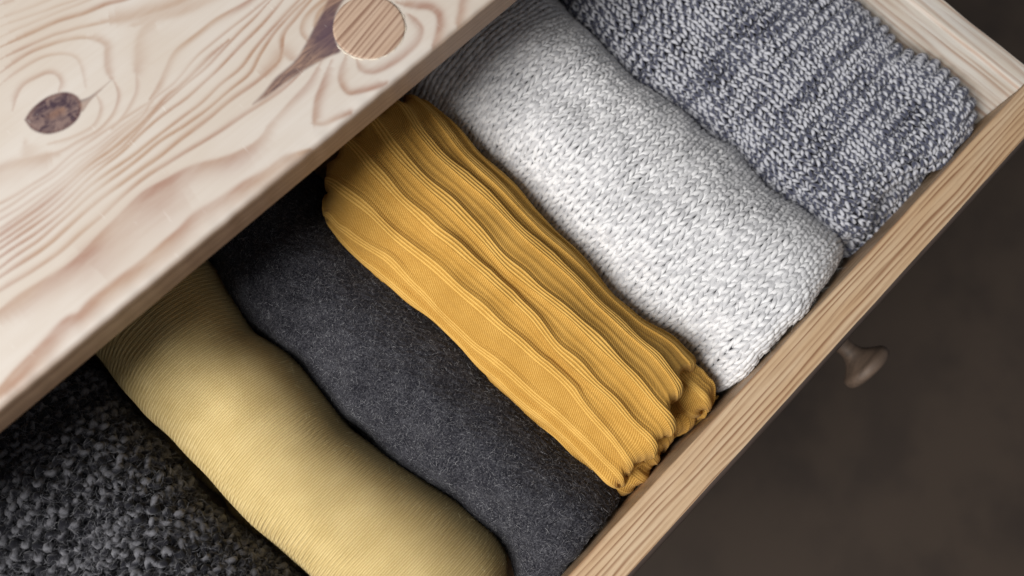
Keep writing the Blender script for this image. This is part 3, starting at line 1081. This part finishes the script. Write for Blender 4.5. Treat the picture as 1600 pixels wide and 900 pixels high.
S1 = Soft(YB, 0.004, lambda y: np.full_like(y, -0.730), lambda y: eB0(y) - 0.005, -0.001, pw=0.90, rcf=0.03, seed=61, amp=0.0015, lam=0.09, hump=c_hump)
M_CH = mat_yarn('charcoal_tweed_yarn', (0.010, 0.010, 0.014), (0.17, 0.17, 0.188), 0.022, (0.35, 1.2), sheen=0.15, noise_amt=1.1)
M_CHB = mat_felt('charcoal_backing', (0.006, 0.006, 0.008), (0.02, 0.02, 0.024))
ch = sweater('black and grey flecked chunky knit sweater, leftmost in the drawer beside the pale yellow one', (-0.64, 0.2, -0.1))
add_part(ch, 'knit_cloth', [knit(S1, 0.0086, 0.0052, 0.00205, 0.03, S1.Tmax, S1.Smax * 0.2, S1.Smax * 0.97, 12, 6, face='purl', jit=0.07, seed=3, radj=0.16, c=0.0016, loose=0.35, ridge=0.0014, along='s', bf=0.62)], M_CH)
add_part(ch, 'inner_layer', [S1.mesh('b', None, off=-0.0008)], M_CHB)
add_fuzz(ch, fibres(S1, 60000, 0.0042, 0.00013, 0.30, 5, s0=S1.Smax * .2, h0=0.0050), mat_fibre('charcoal_fibre', (0.006, 0.006, 0.009), (0.24, 0.24, 0.26)))

# ------------------------------------------------------------------ 2 pale yellow fine knit
def y_hump(x, y):
    return 0.003 * np.exp(-((y - 0.20) / 0.05) ** 2) - 0.012 * np.clip((y - 0.25) / 0.1, 0, 1)


S2 = Soft(YB, 0.012, lambda y: eB0(y) + 0.002 + 0.007 * np.exp(-((y - 0.20) / 0.06) ** 2), lambda y: eB1(y) + 0.000, -0.003, pw=1.0, rcf=0.022, seed=72, amp=0.0010, lam=0.10, ny=220, ns=160, hump=y_hump)
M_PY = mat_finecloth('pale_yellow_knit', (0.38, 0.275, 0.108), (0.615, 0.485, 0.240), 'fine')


def h_yellow(t, s):
    wob = 0.00025 * Waves(81, 0.03)(s, t)
    ph = (t + 0.10 * (s - S2.Smax * .5) + wob) / 0.0030
    prof = np.abs(np.sin(np.pi * ph)) ** 0.8
    u = s / S2.Smax
    strong = 0.30 + 0.90 * np.exp(-((u - 0.24) / 0.15) ** 2) + 0.1 * np.exp(-((u - 0.9) / 0.12) ** 2)
    strong = strong * (0.9 + 0.12 * Waves(82, 0.08)(s, t))
    return 0.0011 * strong * prof


py = sweater('plain pale yellow fine ribbed sweater between the two darkest sweaters', (-0.505, 0.2, -0.1))
S2b = Soft(YB, 0.016, lambda y: eB0(y) - 0.004, lambda y: eB1(y) - 0.002, -0.066, pw=0.80, rcf=0.02, seed=77, amp=0.0016, lam=0.05, ny=160, ns=120, a0=200, a1=-20)
add_part(py, 'lower_fold', [S2b.mesh('y', None, nt=500, ns=120, hfun=lambda t, s: 0.0006 * np.abs(np.sin(np.pi * t / 0.0032)))], M_PY)
add_part(py, 'knit_cloth', [S2.mesh('y', None, nt=1500, ns=150, hfun=h_yellow)], M_PY)
add_fuzz(py, fibres(S2, 6000, 0.0028, 0.00006, 0.3, 6, s0=S2.Smax * .1, h0=0.0006), mat_fibre('yellow_fibre', (0.6, 0.5, 0.25), (0.8, 0.72, 0.45)))

# ------------------------------------------------------------------ 3 dark grey felted wool
def d_hump(x, y):
    return -0.010 * np.clip((y - 0.18) / 0.1, 0, 1.5) - 0.016 * np.clip((x + 0.420) / 0.045, 0, 1.1) ** 2


S3 = Soft(YB, 0.001, lambda y: eB1(y) - 0.002, lambda y: np.full_like(y, -0.366), -0.011, pw=1.02, rcf=0.010, seed=90, amp=0.0014, lam=0.06, hump=d_hump)
M_DG = mat_felt('dark_grey_wool', (0.010, 0.010, 0.014), (0.095, 0.095, 0.108))
dg = sweater('smooth dark grey felted wool sweater between pale yellow and mustard sweaters', (-0.415, 0.2, -0.1))
add_part(dg, 'wool_cloth', [S3.mesh('d', None, nt=420, ns=220, hfun=lambda t, s: 0.00018 * Waves(91, 0.004, 20)(t, s))], M_DG)
add_fuzz(dg, fibres(S3, 34000, 0.0022, 0.00008, 0.18, 7, s0=S3.Smax * .08, h0=0.0004, seg=3), mat_fibre('grey_fibre', (0.02, 0.02, 0.025), (0.46, 0.46, 0.48)))

# ------------------------------------------------------------------ 4 mustard ribbed
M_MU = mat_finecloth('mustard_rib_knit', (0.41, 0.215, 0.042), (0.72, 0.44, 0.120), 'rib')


def rib_profile(x, per, bw, depth):
    """x metres from the left border of a raised band, per = distance to the next band"""
    up = np.clip(x / 0.0008, 0, 1)
    dn = np.clip((bw - x) / 0.0019, 0, 1)
    m = np.minimum(up, dn)
    m = m * m * (3 - 2 * m)
    crown = np.clip(1 - ((x - bw / 2) / (bw / 2)) ** 2, 0, 1)
    seam = np.exp(-((x - 0.0005) / 0.0005) ** 2)
    sag = np.clip((x - bw) / np.maximum(per - bw, 1e-4), 0, 1)
    hollow = (-0.0016 * np.sin(np.pi * sag) + 0.0006 * np.exp(-((sag - 0.55) / 0.13) ** 2)) * (x > bw)
    groove = -0.0004 * np.exp(-((x - bw - 0.0007) / 0.0006) ** 2)
    wal = 0.00012 * np.cos(2 * np.pi * x / (bw / 4)) * m
    return depth * m * (0.65 + 0.35 * crown) + 0.0006 * seam + hollow + groove + wal, m


def rib_height(period, bandw, depth, seed, phase=0.0, smax=0.16):
    wA, wB = Waves(seed, 0.16), Waves(seed + 1, 0.07)

    def f(t, s):
        q = s + 0.0018 * wA(t, s * 0.6) + 0.0006 * wB(t, s * 0.3) + phase
        u = (q / period) % 1.0
        x = u * period
        h, m = rib_profile(x, period, bandw, depth)
        return h, dict(band=m, bs=x / (bandw / 4))
    return f


def seam_ribs(S, seams, bandw, depth):
    """bands that follow the seam lines seen on the cloth (each x as a function of y)"""
    cur = [edge_curve(q) for q in seams]

    def f(t, s):
        tr = t[:, 0]
        pos = []
        srow = np.linspace(0.10, 0.90, 240) * S.Smax
        P, _ = S.at(tr[:, None] * np.ones((1, 240)), srow[None, :] * np.ones((len(tr), 1)), np.zeros((len(tr), 240)))
        for cv in cur:
            col = np.zeros(len(tr))
            for k in range(len(tr)):
                yy = np.clip(np.median(P[k, :, 1]), 0.012, 0.268)
                xt = cv(yy)
                xr = np.maximum.accumulate(P[k, :, 0])
                col[k] = np.interp(xt, xr, srow)
            pos.append(smooth1(col, 6))
        pos = np.array(pos)                       # (nseam, nt)
        p0 = pos[0] - 0.0125
        pe = pos[-1] + 0.0150
        allp = np.vstack([p0 - 0.034, p0 - 0.017, p0, pos, pe, pe + 0.017, pe + 0.034])
        X = np.zeros_like(s)
        PER = np.full_like(s, 0.017)
        for k in range(len(allp) - 1):
            a_, b_ = allp[k][:, None], allp[k + 1][:, None]
            sel = (s >= a_) & (s < b_)
            X = np.where(sel, s - a_, X)
            PER = np.where(sel, b_ - a_, PER)
        wb = Waves(119, 0.05)
        bw = np.minimum(bandw * (1 + 0.10 * wb(t, s * .2)), PER * 0.62)
        h, m = rib_profile(X, PER, bw, depth)
        return h, dict(band=m, bs=X / (bw / 4))
    return f


mL = edge_curve([[-0.378, -0.01], [-0.3790, 0.02], [-0.3820, 0.06], [-0.3835, 0.10], [-0.3860, 0.15], [-0.3905, 0.20], [-0.3925, 0.235], [-0.3905, 0.262], [-0.3820, 0.285]])
mR = edge_curve([[-0.2935, -0.01], [-0.2865, 0.02], [-0.2865, 0.045], [-0.2920, 0.07], [-0.2915, 0.11], [-0.2890, 0.15], [-0.2850, 0.20], [-0.2830, 0.25], [-0.2880, 0.285]])


def m_shift(x, y):
    """the fold is cut slightly askew: right front corner stops short, left back corner too"""
    u = np.clip((x + 0.385) / 0.095, 0, 1)
    fr = np.clip((0.07 - y) / 0.06, 0, 1) ** 2
    bk = np.clip((y - 0.23) / 0.05, 0, 1) ** 2
    frs = 0.002 + 0.017 * np.clip((u - 0.45) / 0.35, 0, 1) + 0.002 * np.cos(u * 2 * np.pi * 4.6)
    bks = -0.013 * np.clip((0.30 - u) / 0.30, 0, 1) ** 1.5 + 0.002 * np.cos(u * 2 * np.pi * 5.2)
    return fr * frs + bk * bks


SM = Soft(0.281, 0.0090, mL, mR, 0.011, zbot=-0.066, pw=1.0, rcf=0.011, rcb=0.012, seed=101, amp=0.0010, lam=0.07, ny=200, ns=160, a0=200, a1=-20, ysh=m_shift)
mu = sweater('mustard yellow wide ribbed sweater lying between dark grey and light grey sweaters', (-0.335, 0.15, -0.1))
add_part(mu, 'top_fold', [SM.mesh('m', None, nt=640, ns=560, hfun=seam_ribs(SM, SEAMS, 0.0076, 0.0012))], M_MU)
SMb = Soft(0.252, 0.0025, lambda y: mL(y) - 0.0045, lambda y: mR(y) + 0.001, -0.034, zbot=-0.098, pw=0.62, rcf=0.012, rcb=0.012, seed=105, amp=0.0012, lam=0.06, ny=160, ns=140, a0=200, a1=-20)
add_part(mu, 'lower_fold', [SMb.mesh('m', None, nt=420, ns=420, hfun=rib_height(0.0172, 0.0070, 0.0010, 121, 0.010, SMb.Smax))], M_MU)
SMc = Soft(0.075, 0.0030, lambda y: np.full_like(y, -0.3160), lambda y: mR(y) + 0.0015, -0.012, zbot=-0.075, pw=0.9, rcf=0.013, rcb=0.01, seed=107, amp=0.0010, lam=0.03, ny=80, ns=90, a0=200, a1=-20)
add_part(mu, 'end_fold', [SMc.mesh('m', None, nt=240, ns=260, hfun=rib_height(0.0172, 0.0070, 0.0010, 131, 0.002, SMc.Smax))], M_MU)

# ------------------------------------------------------------------ 5 light grey chunky
def l_hump(x, y):
    return -0.006 * np.clip((y - 0.22) / 0.1, 0, 1.3) - 0.010 * np.clip((x + 0.222) / 0.055, 0, 1.2) ** 2


S5 = Soft(YB, 0.004, lambda y: eB3(y) + 0.003, lambda y: eB4(y) + 0.003 + 0.006 * np.clip((0.10 - y) / 0.08, 0, 1), 0.000, pw=0.90, rcf=0.020, seed=140, amp=0.0013, lam=0.08, hump=l_hump)
M_LG = mat_yarn('light_grey_wool_yarn', (0.50, 0.50, 0.515), (0.69, 0.69, 0.70), 0.010, (0.0, 1.0), sheen=0.2, bumps=0.5, noise_amt=0.8)
M_LGB = mat_felt('hole_shade_backing', (0.035, 0.035, 0.042), (0.08, 0.08, 0.09))  # near-black backing: shade inside the stitch holes is put into its colour
lg = sweater('light grey fluffy chunky knit sweater beside the mustard one', (-0.22, 0.2, -0.1))
add_part(lg, 'knit_cloth', [knit(S5, 0.0070, 0.0056, 0.00164, 0.05, S5.Tmax, S5.Smax * .04, S5.Smax * .97, 14, 6, face='knit', jit=0.06, seed=15, radj=0.10, loose=0.14, rj=0.5)], M_LG)
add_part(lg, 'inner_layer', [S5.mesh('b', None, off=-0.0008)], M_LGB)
add_fuzz(lg, fibres(S5, 12000, 0.0050, 0.00006, 0.30, 8, s0=S5.Smax * .04, h0=0.0030), mat_fibre('light_fibre', (0.62, 0.62, 0.63), (0.85, 0.85, 0.86)))

# ------------------------------------------------------------------ 6 marled grey (right)
def m_hump(x, y):
    return 0.0 * x


def ma_shift(x, y):
    fr = np.clip((0.07 - y) / 0.06, 0, 1) ** 2
    return fr * 0.013 * np.exp(-((x + 0.112) / 0.030) ** 2)


S6 = Soft(YB, 0.003, lambda y: eB4(y) + 0.004, lambda y: np.minimum(eB5(y) + 0.010, -0.0022), -0.007, pw=0.70, rcf=0.020, seed=163, ysh=ma_shift, amp=0.0014, lam=0.07, hump=m_hump)
M_MA = mat_yarn('marled_blue_grey_yarn', (0.060, 0.064, 0.096), (0.45, 0.456, 0.495), 0.0075, (0.15, 0.92), sheen=0.2, noise_amt=0.7)
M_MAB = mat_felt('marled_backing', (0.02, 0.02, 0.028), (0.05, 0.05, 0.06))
ma = sweater('marled navy and white ribbed sweater against the right side of the drawer', (-0.085, 0.2, -0.1))
add_part(ma, 'knit_cloth', [knit(S6, 0.0064, 0.0042, 0.00130, 0.05, S6.Tmax, S6.Smax * .04, S6.Smax * .97, 14, 6, face='knit', jit=0.035, seed=17, ridge=0.0014, radj=0.07, along='s', loose=0.08, rj=0.4, bf=0.60)], M_MA)
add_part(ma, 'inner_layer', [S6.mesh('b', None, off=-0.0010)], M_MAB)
S6b = Soft(0.30, 0.0015, lambda y: eB4(y) + 0.012, lambda y: eB5(y) - 0.003, -0.036, pw=0.75, rcf=0.014, seed=169, amp=0.001, lam=0.06)
add_part(ma, 'lower_fold', [knit(S6b, 0.0070, 0.0044, 0.00135, 0.05, S6b.Tmax + 0.004, S6b.Smax * .1, S6b.Smax * .9, 10, 5, face='knit', jit=0.05, seed=18, ridge=0.0012, radj=0.10, along='s', loose=0.12, rj=0.5, bf=0.60), S6b.mesh('b', None, off=-0.001)], M_MA)
add_fuzz(ma, fibres(S6, 9000, 0.004, 0.00008, 0.35, 9, s0=S6.Smax * .04, h0=0.0026), mat_fibre('marled_fibre', (0.2, 0.2, 0.23), (0.7, 0.7, 0.72)))
